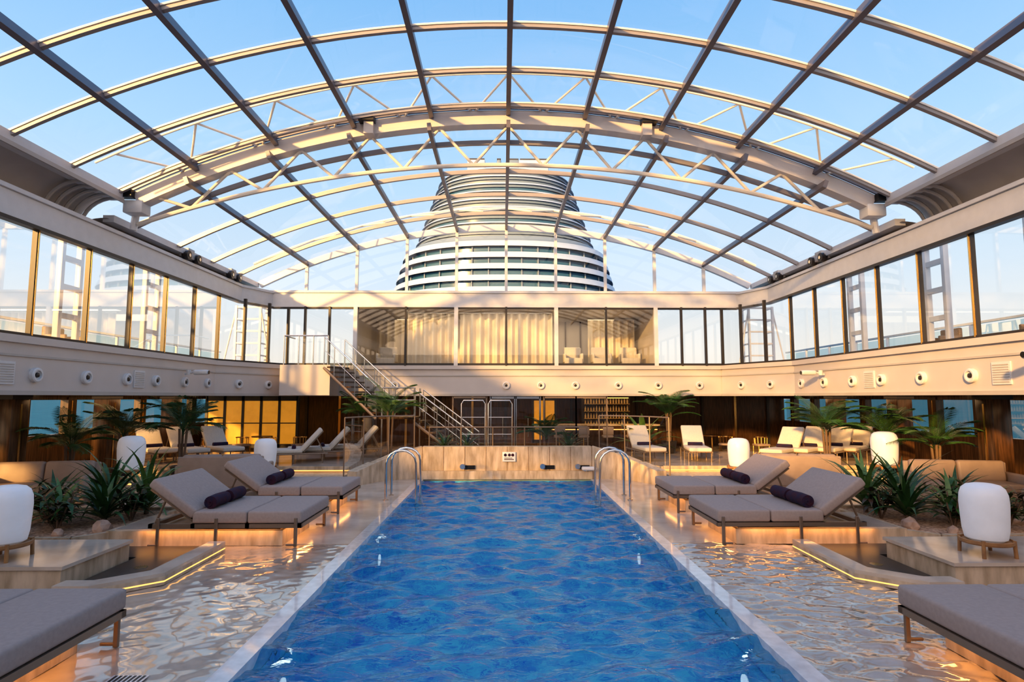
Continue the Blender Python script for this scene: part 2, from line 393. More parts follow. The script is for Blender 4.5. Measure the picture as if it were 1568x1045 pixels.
# ---------------------------------------------------------------- roof
rf=B('glass_roof')
def sheet(arc,y0,y1,m,off=0):
    vs=[];n=40
    for i in range(n+1):
        x=-arc.W+2*arc.W*i/n; vs+=[arc.pt(x,y0,off),arc.pt(x,y1,off)]
    rf.add(vs,[(2*i,2*i+1,2*i+3,2*i+2) for i in range(n)],m)
sheet(NEAR,-5,13.7,'glass'); sheet(FAR,13.2,YB,'glass')
ny=[13.35-1.5*k for k in range(0,12)]
for y in ny:
    sweep_arc(rf,NEAR,y,.08,.11,'purlin',.02); sweep_arc(rf,NEAR,y-.05,.02,.035,'tube',.01)  # pale strip along each purlin paints in its edge highlight
for y in(20.0,18.1,16.2,14.3): sweep_arc(rf,FAR,y,.08,.11,'purlin',.02)
sweep_arc(rf,FAR,YB,.16,.22,'white',.04)
def rafter(arc,x,y0,y1,w,h,m):
    n=arc.n(x); t=Vector((n.z,0,-n.x)); p=arc.pt(x,0)
    vs=[]
    for y in(y0,y1):
        for a,o in((-w/2,.03),(w/2,.03),(w/2,-h),(-w/2,-h)):
            q=p+t*a+n*o; vs.append((q.x,y,q.z))
    rf.add(vs,[(0,1,2,3),(7,6,5,4),(0,4,5,1),(1,5,6,2),(2,6,7,3),(3,7,4,0)],m)
for x in XS:
    rafter(NEAR,x,-5,13.6,.10,.18,'mull'); rafter(FAR,x,13.2,YB,.09,.15,'mull')
rf.build()
tr=B('roof_truss')
sweep_arc(tr,NEAR,13.75,.30,.34,'cream',-.04,W=8.7)
sweep_arc(tr,NEAR,13.58,.05,.05,'mull',.02,W=8.7)
LOW=Arc(8.75,6.22,7.74)
def chord(b,arc,y,W,r,m,off=0):
    b.tube([arc.pt(-W+2*W*i/40,y,off) for i in range(41)],r,m,8)
chord(tr,LOW,13.9,8.7,.055,'tube')
N=10; xs=[-8.3+16.6*i/N for i in range(N+1)]
for i in range(N):
    xm=(xs[i]+xs[i+1])/2
    a=LOW.pt(xm,13.9); 
    for xx in(xs[i],xs[i+1]): tr.tube([a,NEAR.pt(xx,13.75,-.36)],.036,'tube',8)
chord(tr,NEAR,12.5,8.7,.026,'tube',.25)
for i in range(N):
    xm=(xs[i]+xs[i+1])/2
    a=NEAR.pt(xm,13.7,-.06)
    for xx in(xs[i],xs[i+1]): tr.tube([a,NEAR.pt(xx,12.5,.25)],.026,'tube',8)
for s in(-1,1):
    tr.rbox((s*8.65,13.75,6.58),(.45,.36,.3),'white',.03,2); tr.box((s*8.75,13.55,6.85),(.26,.2,.18),'black')
    tr.box((s*3.25,13.6,8.45),(.22,.34,.3),'cream'); tr.box((s*3.3,13.5,8.66),(.36,.3,.14),'black')
    tr.tube([(s*8.8,13.9,6.1),(s*8.75,13.9,6.5)],.08,'white')
tr.build()
t2=B('roof_truss')
chord(t2,FAR,20.9,8.7,.05,'tube',.42)
for i in range(10):
    x0=-8.3+1.66*i; x1=x0+1.66; xm=(x0+x1)/2
    a=FAR.pt(xm,20.0,.05)
    for xx in(x0,x1): t2.tube([a,FAR.pt(xx,20.9,.42)],.035,'tube',6)
t2.build()
# ---------------------------------------------------------------- funnel tower
tw=B('ship_tower',(0,40,0))
def ring(a,b,z,n=64,p=2.4):
    o=[]
    for k in range(n):
        t=2*PI*k/n; c,s_=math.cos(t),math.sin(t)
        o.append((a*math.copysign(abs(c)**(2/p),c),b*math.copysign(abs(s_)**(2/p),s_),z))
    return o
def loft(rs,m):
    n=len(rs[0]); vs=[v for q in rs for v in q]; fs=[]
    for i in range(len(rs)-1):
        for k in range(n): fs.append((i*n+k,i*n+(k+1)%n,(i+1)*n+(k+1)%n,(i+1)*n+k))
    fs.append(tuple((len(rs)-1)*n+k for k in range(n)))
    tw.add(vs,fs,m)
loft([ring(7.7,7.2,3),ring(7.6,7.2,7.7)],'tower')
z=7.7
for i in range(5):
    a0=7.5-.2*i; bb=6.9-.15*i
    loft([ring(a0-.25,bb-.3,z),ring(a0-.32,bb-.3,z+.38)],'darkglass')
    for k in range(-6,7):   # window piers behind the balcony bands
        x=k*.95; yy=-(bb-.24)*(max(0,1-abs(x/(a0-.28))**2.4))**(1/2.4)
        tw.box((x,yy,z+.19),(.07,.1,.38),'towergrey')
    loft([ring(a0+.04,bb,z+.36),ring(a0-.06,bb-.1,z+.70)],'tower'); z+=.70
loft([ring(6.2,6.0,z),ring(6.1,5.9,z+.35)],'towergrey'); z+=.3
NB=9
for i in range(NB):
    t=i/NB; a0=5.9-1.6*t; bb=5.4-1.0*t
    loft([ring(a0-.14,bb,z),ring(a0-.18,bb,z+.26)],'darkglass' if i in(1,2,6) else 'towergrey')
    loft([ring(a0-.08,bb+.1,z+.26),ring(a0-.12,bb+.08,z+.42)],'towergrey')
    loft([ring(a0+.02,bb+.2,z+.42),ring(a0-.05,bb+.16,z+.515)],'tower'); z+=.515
loft([ring(3.9,4.0,z),ring(3.8,3.9,z+.25)],'towergrey'); z+=.25
for x,wd in((-1.9,1.2),(-.4,.3),(0.5,.9),(1.9,2.0)):
    tw.rbox((x,-1,z+.75),(wd,1.2,1.5),'towergrey' if wd<1 else 'tower',.1,2)
    tw.box((x,-1,z+1.55),(wd*.9,1,.1),'dark')
tw.build()
s_=B('sea'); s_.b2(-4000,4000,-300,6000,-18.1,-18,'sea'); s_.build(0)
# ---------------------------------------------------------------- lower back bar
w=B('wall_bar')
w.b2(-12.8,12.8,27.5,27.7,0,2.3,'wood')
for x in np.arange(-12,12.5,1.5): w.b2(x-.05,x+.05,27.4,27.5,0,2.3,'gold' if int(x*2)%2 else 'dark')
w.b2(-12.9,12.9,21.9,28,2.3,2.36,'wood')
for x in np.arange(-8,9,2.0):
    for y in(23.2,25.5): w.cyl((x,y,2.27),(x,y,2.3),.06,'warm')
w.build(0)
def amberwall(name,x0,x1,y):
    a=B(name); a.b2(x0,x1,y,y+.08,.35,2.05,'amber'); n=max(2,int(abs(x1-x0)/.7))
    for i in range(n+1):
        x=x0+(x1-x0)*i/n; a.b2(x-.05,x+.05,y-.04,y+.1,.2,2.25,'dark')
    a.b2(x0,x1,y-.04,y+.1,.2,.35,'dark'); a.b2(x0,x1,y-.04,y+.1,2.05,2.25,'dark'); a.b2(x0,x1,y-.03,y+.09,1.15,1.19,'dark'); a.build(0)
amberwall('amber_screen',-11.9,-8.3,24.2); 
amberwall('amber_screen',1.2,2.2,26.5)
bs=B('bar_shelf',(4.2,25.2,0))
bs.b2(-1.0,1.0,0,.35,0,2.2,'dark')
for z in(1.0,1.3,1.6,1.9):
    bs.b2(-.95,.95,-.25,0,z,z+.03,'gold')
    for i in range(16):
        x=-.88+i*.117; h=random.uniform(.15,.24)
        bs.lathe([(0,z+.03),(.032,z+.03),(.032,z+.03+h*.6),(.012,z+.03+h*.75),(.012,z+.03+h),(0,z+.03+h)],'bottle',8,(x,-.12,0))
bs.b2(-.95,.95,-.02,0,2.15,2.18,'led')
bs.build()
bc=B('bar_counter',(3.6,23.4,0)); bc.rbox((0,0,.55),(4.4,.6,1.1),'wood',.02,1); bc.rbox((0,0,1.13),(4.6,.75,.06),'stone2',.01,1)
bc.b2(-2.2,2.2,-.33,-.31,.95,.98,'led'); bc.build()
for x in(2.0,2.9,3.8,4.7):
    st=B('bar_stool',(x,22.6,0)); st.cyl((0,0,0),(0,0,.03),.2,'gold'); st.cyl((0,0,.03),(0,0,.7),.025,'gold'); st.rbox((0,0,.74),(.4,.38,.1),'taupe2',.04); st.rbox((0,-.17,.95),(.4,.05,.3),'taupe2',.02)
    st.build()
for k,x0 in enumerate((-.55,.35)):
    d=B('door_%d'%(k+1))
    for a in(0,.86): d.b2(x0+a-.03,x0+a+.03,21.5,21.56,0,2.22,'steel')
    d.b2(x0,x0+.86,21.5,21.56,2.14,2.22,'steel'); d.b2(x0,x0+.86,21.5,21.56,0,.1,'steel'); d.pane((x0,21.53),(x0+.86,21.53),.1,2.15,'wglass'); d.cyl((x0+.43,21.45,.8),(x0+.43,21.45,1.5),.02,'steel'); d.build(0)
gp=B('glass_partition')
for a,b_ in((-1.9,-.7),(1.35,2.5),(2.5,3.6)):
    gp.pane((a,21.53),(b_,21.53),.1,2.2,'wglass')
    for x in(a,b_): gp.b2(x-.025,x+.025,21.5,21.56,0,2.22,'frame')
    gp.b2(a,b_,21.5,21.56,.0,.1,'frame'); gp.b2(a,b_,21.5,21.56,2.16,2.22,'frame')
gp.build(0)
def chair(loc,rz):
    c=B('dining_chair',loc,rz)
    c.rbox((0,0,.45),(.48,.46,.08),'taupe2',.03)
    pts=[(.24*math.cos(a),.23*math.sin(a),.72) for a in np.linspace(-.2,PI+.2,9)]
    c.tube(pts,.022,'gold')
    for a in np.linspace(0,PI,7): c.cyl((.23*math.cos(a),.22*math.sin(a),.48),(.24*math.cos(a),.23*math.sin(a),.72),.012,'gold',6)
    for dx in(-.2,.2):
        for dy in(-.2,.2): c.cyl((dx,dy,0),(dx,dy,.44),.018,'gold',6)
    return c.build()
c0=chair((-8.6,22.2,0),.3)
for (x,y,rz) in((-9.7,22.4,-.4),(-7.6,22.5,.9),(-10.6,21.8,2.4),(7.0,22.8,.2),(8.2,22.5,-.5),(9.4,22.2,.1)): inst(c0,(x,y,0),rz)
def table(loc):
    t=B('side_table',loc); t.cyl((0,0,.70),(0,0,.74),.38,'wood',24); t.cyl((0,0,.02),(0,0,.70),.03,'gold'); t.cyl((0,0,0),(0,0,.03),.22,'gold',20); return t.build()
t0=table((-9.2,23.0,0)); inst(t0,(8.0,23.4,0))
# ---------------------------------------------------------------- pool end wall
pe=B('pool_end_wall')
pts=[(-3.75,15.2),(-3.4,15.9),(-2.9,16.35),(-2.3,16.5),(2.3,16.5),(2.9,16.35),(3.4,15.9),(3.75,15.2)]
hs=[.35,.5,.7,.86,.86,.7,.5,.35]
for i in range(len(pts)-1):
    a,b_=Vector((*pts[i],0)),Vector((*pts[i+1],0)); d=(b_-a).normalized(); nrm=Vector((-d.y,d.x,0))*.3
    vs=[a,b_,b_+nrm,a+nrm,a+Vector((0,0,hs[i])),b_+Vector((0,0,hs[i+1])),b_+nrm+Vector((0,0,hs[i+1])),a+nrm+Vector((0,0,hs[i]))]
    pe.add(vs,[(0,1,5,4),(1,2,6,5),(2,3,7,6),(3,0,4,7),(4,5,6,7),(3,2,1,0)],'stone2')
for x in np.arange(-2.3,2.4,.575): pe.b2(x-.006,x+.006,16.49,16.5,0,.86,'slat')
pe.b2(-2.3,2.3,16.38,16.5,.0,.22,'stone2')
for x in(-1.2,.95,1.9): pe.cyl((x,16.34,.34),(x,16.5,.34),.07,'steel',14); pe.b2(x+.2-.13,x+.2+.13,16.45,16.5,.26,.36,'black')
pe.build(20)
sg=B('depth_sign',(-.0,16.45,.45)); sg.rbox((.05,0,.14),(.36,.03,.26),'signw',.012,2)
for k,x in enumerate((-.05,.06,.15)): sg.lathe([(0,0),(.04,0),(.04,.01),(.028,.011),(.028,.012),(0,.012)],'navy',14,(x,-.017,.19),axis=(0,-1,0))
sg.b2(-.08,.18,-.018,-.015,.06,.08,'navy'); sg.b2(-.08,.14,-.018,-.015,.1,.115,'navy'); sg.build()
sg2=B('pool_lift_motor',(2.2,16.3,.22)); sg2.rbox((0,.02,.07),(.4,.2,.1),'white',.04); sg2.cyl((-.1,0,0),(-.1,0,.04),.04,'steel'); sg2.build()
for s in(-1,1):
    gs=B('glass_screen')
    P=[(s*2.6,17.05),(s*3.25,16.7),(s*3.8,16.1),(s*4.1,15.3)]
    for a,b_ in zip(P[:-1],P[1:]): gs.pane(a,b_,.3,1.65,'wglass')
    for p in P: gs.cyl((p[0],p[1],0),(p[0],p[1],1.68),.018,'frame',8)
    gs.tube([(p[0],p[1],1.68) for p in P],.018,'frame',8); gs.build()
gs=B('glass_balustrade')
for x in np.arange(-2.2,2.6,.9): gs.cyl((x,17.2,0),(x,17.2,1.35),.018,'frame',8)
gs.pane((-2.2,17.2),(2.3,17.2),.3,1.3,'wglass'); gs.tube([(-2.2,17.2,1.35),(2.3,17.2,1.35)],.018,'frame',8); gs.build()
def handrail(s):
    h=B('pool_handrail')
    for y in(13.1,13.75):
        q=[(s*2.62,y,0),(s*2.62,y,.78)]
        for k in range(1,9):
            a=PI*k/8; q.append((s*(2.30+.32*math.cos(a)),y,.78+.28*math.sin(a)))
        q+= [(s*1.97,y,.3),(s*1.96,y,-.6)]
        h.tube(q,.026,'steel',10); h.cyl((s*2.62,y,.0),(s*2.62,y,.02),.06,'steel')
    for z in(-.3,-.6): h.tube([(s*1.96,13.1,z),(s*1.96,13.75,z)],.03,'steel')
    h.build()
handrail(-1); handrail(1)
for s in(-1,1):
    rd=B('raised_deck_floor')
    P=[(s*4.3,16.9),(s*3.9,17.6),(s*3.6,19.0),(s*3.6,21.4),(s*12.6,21.4),(s*12.6,16.9)]
    rd.poly(P,0,.28,'stone'); 
    rd.b2(s*4.35,s*12,16.82,16.9,.2,.3,'stone2'); rd.b2(s*4.35,s*9,16.86,16.9,.17,.195,'led')
    rd.build(0)
    rd=B('deck_step'); rd.b2(s*4.3,s*7.5,15.9,16.82,0,.13,'stone2'); rd.b2(s*4.3,s*7.5,15.88,15.9,.09,.11,'led'); rd.build(0)
# ---------------------------------------------------------------- daybeds
d=B('daybed',(3.1,9.85,0))
Wd=1.42
d.b2(0,2.25,-Wd/2,-Wd/2+.06,.27,.33,'frame'); d.b2(0,2.25,Wd/2-.06,Wd/2,.27,.33,'frame')
for x in(.03,.8,1.6,2.22): d.b2(x-.03,x+.03,-Wd/2,Wd/2,.27,.33,'frame')
for i in range(12): d.b2(.08+i*.13,.17+i*.13,-Wd/2+.06,Wd/2-.06,.30,.335,'slat')
for x in(.08,1.25,2.1):
    for y in(-Wd/2-.01,Wd/2+.01):
        d.rbox((x,y,.16),(.05,.03,.32),'frame',.008,1); d.rbox((x+.06,y,.03),(.16,.03,.03),'frame',.008,1); d.rbox((x,y,.36),(.05,.03,.12),'frame',.008,1)
d.rbox((.40,0,.425),(.80,Wd+.02,.18),'taupe',.035,3); d.rbox((1.21,0,.425),(.80,Wd+.02,.18),'taupe',.035,3)
ang=math.radians(36)
bl=.82
d.rbox((1.58+bl/2*math.cos(ang),0,.46+bl/2*math.sin(ang)),(bl,Wd+.02,.15),'taupe',.04,3,rot=(0,-ang,0))
d.box((1.62+bl/2*math.cos(ang),0,.36+bl/2*math.sin(ang)),(bl*.95,Wd-.1,.03),'frame',rot=(0,-ang,0))
for y in(-.6,.6): d.tube([(2.05,y,.70),(2.2,y,.33)],.018,'frame')
for y in(-.31,.27):
    d.tube([(1.45,y-.25,.61),(1.45,y,.617),(1.44,y+.25,.61)],.095,'navy',16)
    for e in(-.255,.255):
        d.tube([(1.45+.01*k*math.cos(k),y+e,.61+.01*k*math.sin(k)) for k in np.linspace(0,7,20)],.008,'navy',5)
day=d.build()
for (x,y,rz) in((3.15,12.35,0),(-3.1,9.85,PI),(-3.15,12.35,PI)): inst(day,(x,y,0),rz)
for s in(-1,1): inst(day,(s*3.45,4.85,0),0 if s>0 else PI)
for s in(-1,1):
    for (y,x) in((9.85,3.4),(12.35,3.4),(4.85,3.8)):
        p=B('stone_plinth'); p.b2(s*x,s*(x+2.6),y-.64,y+.62,0,.22,'stone2'); p.b2(s*(x+.05),s*(x+2.5),y-.60,y+.58,.22,.235,'stone'); p.build(0)
# ---------------------------------------------------------------- white loungers
l=B('sun_lounger',(0,0,0))
for y in(-.33,.33): l.tube([(0,y,.28),(1.95,y,.28)],.022,'frame')
for x in(.15,1.0,1.8):
    for y in(-.33,.33): l.cyl((x,y,0),(x,y,.28),.02,'frame',8)
for i in range(10): l.b2(.05+i*.13,.13+i*.13,-.33,.33,.28,.30,'slat')
l.rbox((.62,0,.36),(1.26,.66,.12),'creamfab',.04,3)
an=math.radians(48); l.rbox((1.22+.4*math.cos(an),0,.38+.4*math.sin(an)),(.82,.66,.12),'creamfab',.04,3,rot=(0,-an,0))
l.box((1.27+.4*math.cos(an),0,.32+.4*math.sin(an)),(.8,.6,.02),'frame',rot=(0,-an,0))
l.tube([(1.62,-.28,.72),(1.85,-.28,.28)],.015,'frame'); l.tube([(1.62,.28,.72),(1.85,.28,.28)],.015,'frame')
l.tube([(1.0,-.22,.46),(1.0,.22,.46)],.06,'navy',12)
l.loc=(-7.2,17.6,.28); l.rz=.32
lo=l.build()
for (x,y,rz) in((-6.6,18.4,.32),(-5.9,19.2,.32),(4.45,18.0,PI/2+.12),(5.75,17.9,PI/2-.15),
    (7.6,17.4,.75),(8.5,17.7,.75),(9.4,17.9,.75),(10.2,18.2,.75),(-9.9,17.8,2.4),(-9.0,17.9,2.4),(-8.2,18.4,2.4)):
    inst(lo,(x,y,.28),rz)
# ---------------------------------------------------------------- lanterns
l=B('lantern',(5.75,7.38,.3),0,.88)
l.lathe([(0,.20),(.20,.20),(.245,.23),(.268,.35),(.280,.55),(.286,.70),(.278,.82),(.25,.90),(.20,.945),(.12,.965),(0,.97)],'lamp',36)
l.lathe([(0,.16),(.30,.16),(.315,.18),(.315,.215),(.295,.22),(.29,.195),(0,.195)],'teakleg',36)
for k in range(4):
    a=PI/4+k*PI/2; l.tube([(.30*math.cos(a),.30*math.sin(a),.23),(.31*math.cos(a),.31*math.sin(a),0)],.024,'teakleg',8)
lan=l.build()
inst(lan,(-6.02,7.38,.3),0,.88); inst(lan,(-8.6,14.0,.35)); inst(lan,(9.15,14.6,.35),0,1.05); inst(lan,(6.25,16.3,.13)); inst(lan,(-6.45,16.3,.13))
for x,y,w_,h in((-8.6,14,.9,.35),(9.15,14.6,.9,.35)):
    p=B('lantern_plinth'); p.b2(x-w_/2,x+w_/2,y-w_/2,y+w_/2,0,h,'stone2'); p.b2(x-w_/2,x+w_/2,y-w_/2-.01,y-w_/2,h-.07,h-.045,'led'); p.build(0)
for s in(-1,1):
    p=B('lantern_plinth'); p.b2(s*5.1,s*7.2,7.05,8.3,0,.26,'stone2'); p.b2(s*5.07,s*7.2,7.02,8.33,.26,.30,'stone'); p.build(0)
    o=[(4.1,8.9),(4.1,7.35),(4.65,6.85),(5.05,6.85)]
    rm=B('footbath_basin')
    inn=[(4.32,8.9),(4.32,7.45),(4.74,7.07),(5.05,7.07)]
    for i in range(3):
        q=[(s*o[i][0],o[i][1]),(s*o[i+1][0],o[i+1][1]),(s*inn[i+1][0],inn[i+1][1]),(s*inn[i][0],inn[i][1])]
        rm.poly(q,0.0,.10,'stone2'); 
        rm.poly([(a[0]+0,a[1]) for a in q],.10,.14,'stone')
    for i in range(3):
        a=Vector((s*o[i][0],o[i][1],0)); b_=Vector((s*o[i+1][0],o[i+1][1],0)); d_=(b_-a).normalized(); nn=Vector((-d_.y,d_.x,0))*(.008*s)*-1
        rm.wallseg((a+nn*-1)[:2],(b_+nn*-1)[:2],.035,.05,.02,'led')
    rm.poly([(s*4.32,9.0),(s*4.32,7.45),(s*4.74,7.07),(s*5.06,7.07),(s*5.06,8.4),(s*7,8.4),(s*7,9.0)],.0,.05,'blackstone')
    rm.cyl((s*4.7,7.9,.05),(s*4.7,7.9,.055),.08,'steel'); rm.build(0)
# ---------------------------------------------------------------- sofas
def sofa(loc,rz,w=2.0):
    s=B('sofa',loc,rz); n=2
    s.rbox((0,0,.16),(w,.85,.2),'taupe2',.02,2)
    for dx in(-w/2+.1,w/2-.1):
        for dy in(-.35,.35): s.cyl((dx,dy,0),(dx,dy,.08),.03,'dark',8)
    for i in range(n):
        x=-w/2+.08+(w-.16)*(i+.5)/n; s.rbox((x,-.05,.35),((w-.18)/n,.72,.18),'taupe2',.05)
        s.rbox((x,.30,.62),((w-.18)/n,.18,.46),'taupe2',.06,rot=(-.15,0,0))
    s.rbox((0,.40,.45),(w,.08,.72),'taupe2',.03)
    for dx in(-w/2,w/2): s.rbox((dx,0,.36),(.12,.85,.5),'taupe2',.04)
    return s.build()
sofa((9.6,12.7,0),-.2,2.0); sofa((-9.7,12.7,0),.2,2.0); sofa((7.0,14.8,0),PI-.15,1.9); sofa((-6.8,14.8,0),PI+.15,1.9)
sofa((9.7,9.9,0),-1.2,1.7)
# ---------------------------------------------------------------- planters and plants
def leafstrip(b,base,az,el,L,w,droop,m,n=7,fold=.25):
    vs=[];fs=[]; p=Vector(base); e=el
    for i in range(n+1):
        t=i/n; d_=Vector((math.cos(az)*math.cos(e),math.sin(az)*math.cos(e),math.sin(e))); sd=Vector((-math.sin(az),math.cos(az),0))
        ww=w*(math.sin(PI*min(1,t*.85+.15))**.7)*(1-t**4)+.002
        up=Vector((0,0,1))*ww*fold
        vs+=[p-sd*ww+up,p,p+sd*ww+up]
        p=p+d_*(L/n); e-=droop/n*(1+t)
    for i in range(n):
        a=i*3; fs+=[(a,a+1,a+4,a+3),(a+1,a+2,a+5,a+4)]
    b.add(vs,fs,m)
def strap(loc,n=26,L=.8,w=.035,h=.15,m='leaf',name='yucca_plant'):
    b=B(name,loc); b.tube([(0,0,-.02),(0,0,h)],.04,'trunk',8)
    for i in range(n):
        t=i/n; az=i*2.4+random.uniform(-.2,.2); el=math.radians(25+60*t+random.uniform(-8,8))
        leafstrip(b,(0,0,h*(.5+.5*t)),az,el,L*random.uniform(.75,1.1),w,random.uniform(.5,1.2),m)
    return b.build(60)
def bush(loc,n=60,R=.35,m='leaf3',name='croton_bush'):
    b=B(name,loc)
    for k in range(7):
        az=k*.9+random.random(); top=Vector((R*.5*math.cos(az),R*.5*math.sin(az),R*random.uniform(.9,1.5)))
        b.tube([(0,0,-.02),top*.5,top],.012,'trunk',5)
        for i in range(n//6):
            t=random.uniform(.35,1); p=top*t
            leafstrip(b,p,random.uniform(0,6.28),random.uniform(-.1,1.1),R*random.uniform(.5,.8),.04,random.uniform(.4,1.2),m if random.random()<.5 else 'leaf',5)
    return b.build(60)
def palm(loc,h=1.0,n=14,L=1.1,name='potted_palm',pot=True,m='leaf'):
    b=B(name,loc)
    z0=0
    if pot:
        b.lathe([(0,0),(.2,0),(.27,.4),(.29,.42),(.25,.42),(.24,.38),(0,.38)],'dark',20); z0=.38
    for k in range(3):
        a=k*2.1; b.tube([(.05*math.cos(a),.05*math.sin(a),z0-.02),(.1*math.cos(a),.1*math.sin(a),z0+h)],.03,'trunk',6)
    for i in range(n):
        az=i*2.4+random.uniform(-.2,.2); e=math.radians(random.uniform(35,85)); LL=L*random.uniform(.8,1.1)
        p=Vector((0,0,z0+h*random.uniform(.75,1))); N=12; pts=[p.copy()]; dirs=[]
        dr=random.uniform(.9,1.6)
        for j in range(N):
            d_=Vector((math.cos(az)*math.cos(e),math.sin(az)*math.cos(e),math.sin(e))); p=p+d_*LL/N; pts.append(p.copy()); dirs.append(d_); e-=dr/N
        b.tube(pts,.008,m,4,r2=.003)
        sd=Vector((-math.sin(az),math.cos(az),0))
        for j in range(2,N):
            t=j/N; ll=.32*LL*math.sin(PI*(t*.85+.1))
            for sg_ in(-1,1):
                for q in(0,.33,.66):
                    o=pts[j]*(1-q)+pts[j+1]*q
                    tip=o+(sd*sg_*.75+dirs[j]*.65+Vector((0,0,-.12)))*ll
                    mid=(o+tip)/2+Vector((0,0,.03)); wv=dirs[j]*.011
                    b.add([o-wv*.4,o+wv*.4,mid+wv,tip,mid-wv],[(0,1,2,3,4)],m)
    return b.build(0)
for s in(-1,1):
    P=[(s*5.95,11.3),(s*5.95,9.3),(s*6.3,8.9),(s*8.6,8.9),(s*8.6,11.3)]
    pl=B('planter_bed')
    for i in range(5): pl.wallseg(P[i],P[(i+1)%5],0,.2,.1,'stone2')
    pl.poly(P,0,.15,'gravel')
    pl.build(0)
    for k,(x,y,n,L) in enumerate(((6.4,10.9,40,1.2),(6.55,10.0,34,.9),(7.2,9.9,26,.75),(7.0,10.8,40,1.2),(8.0,10.0,24,.6),(8.1,11.0,24,.8))):
        strap((s*x,y,.15),n,L,.04,.15,'leaf' if k%2 else 'leaf2')
    for x,y in((6.9,9.45),(7.7,9.4),(7.9,10.5),(6.3,10.3),(7.5,10.2),(8.3,9.6)): bush((s*x,y,.15),60,.38)
    for x,y,r_ in((6.25,9.5,.13),(7.2,9.15,.1),(6.7,9.2,.08)):
        rk=B('rock',(s*x,y,.15+r_*.4)); bm=bmesh.new(); bmesh.ops.create_icosphere(bm,subdivisions=2,radius=r_)
        vs=[v.co*random.uniform(.8,1.15) for v in bm.verts]; fs=[[v.index for v in f_.verts] for f_ in bm.faces]; bm.free(); rk.add(vs,fs,'rock'); rk.build(0)
    palm((s*8.5,16.0,0),1.0,20,1.3); palm((s*9.8,15.6,0),.9,20,1.25); palm((s*10.2,14.3,0),.7,16,1.15)
palm((-5.0,20.8,.28),1.0,16,1.2,m='leaf'); palm((-3.55,18.4,.0),1.4,18,1.25,m='leaf2'); palm((5.6,20.8,.28),1.0,22,1.3)
strap((4.6,20.3,.28),16,1.6,.09,.3,'leaf2','banana_plant')
pl=B('planter_bed'); pl.b2(-2.2,2.3,18.2,19.0,0,.5,'stone2'); pl.b2(-2.15,2.25,18.25,18.95,.5,.52,'gravel'); pl.build(0)
for x in(-1.9,-1.2,1.9): strap((x,18.6,.52),26,.8,.035,.1,'leaf')
palm((1.2,18.6,.5),.5,16,1.0,pot=False)
# ---------------------------------------------------------------- stairs
st=B('staircase')
def flight(a,b_,n,w,tm='wood'):
    a=Vector(a);b_=Vector(b_); d_=b_-a; hd=Vector((d_.x,d_.y,0)).normalized(); side=Vector((-hd.y,hd.x,0)); rot=(0,0,math.atan2(hd.y,hd.x))
    for i in range(n):
        p=a+d_*((i+.5)/n); st.box((p.x,p.y,p.z),(.30,w,.05),tm,rot=rot)
        st.box((p.x+hd.x*.14,p.y+hd.y*.14,p.z-.0),(.02,w,.055),'frame',rot=rot)
    for s in(-1,1):
        o=side*s*(w/2+.03)
        st.tube([a+o-Vector((0,0,.1)),b_+o-Vector((0,0,.1))],.05,'frame',6)
        for hh in(.95,.5): st.tube([a+o+Vector((0,0,hh)),b_+o+Vector((0,0,hh))],.024 if hh>.9 else .012,'steel',8)
        m_=5
        for i in range(m_+1):
            p=a+d_*(i/m_)+o; st.cyl((p.x,p.y,p.z-.1),(p.x,p.y,p.z+.95),.018,'steel',8)
        q=[a+o+Vector((0,0,.05)),b_+o+Vector((0,0,.05)),b_+o+Vector((0,0,.9)),a+o+Vector((0,0,.9))]
        st.add(q,[(0,1,2,3)],'wglass')
flight((-6.0,21.0,3.3),(-4.0,20.1,1.6),10,1.0)
st.b2(-4.1,-2.9,19.4,20.7,1.50,1.56,'wood')
flight((-2.9,20.0,1.5),(-1.0,19.7,.1),8,1.0)
for x,y in((-4.0,19.45),(-2.95,19.45),(-4.0,20.65),(-2.95,20.65)): st.cyl((x,y,0),(x,y,2.5),.03,'steel')
for hh in(2.5,2.1): st.tube([(-4.0,19.45,hh),(-2.95,19.45,hh)],.022,'steel')
st.build()
p=B('stair_landing_floor'); p.b2(-7.7,-6.0,20.5,YB-.02,2.26,3.30,'cream'); p.build(0)
p=B('deck_railing')
for x in(-7.6,-7.1,-6.6,-6.1): p.cyl((x,20.55,3.3),(x,20.55,4.3),.02,'steel')
p.tube([(-7.6,20.55,4.3),(-6.1,20.55,4.3)],.025,'steel'); p.pane((-7.6,20.55),(-6.1,20.55),3.35,4.2,'wglass')
p.tube([(-7.6,20.55,4.3),(-7.6,21.6,4.3)],.025,'steel'); p.build()
for x0 in(-1.35,-.55):
    p=B('stair_gate'); 
    p.tube([(x0,18.0,0),(x0,18.0,2.0),(x0+.06,18,2.1),(x0+.64,18,2.1),(x0+.7,18.0,2.0),(x0+.7,18.0,0)],.02,'steel'); 
    for z in(.3,1.1,1.6): p.tube([(x0,18,z),(x0+.7,18,z)],.012,'steel')
    p.pane((x0,18),(x0+.7,18),.3,1.9,'wglass'); p.build()
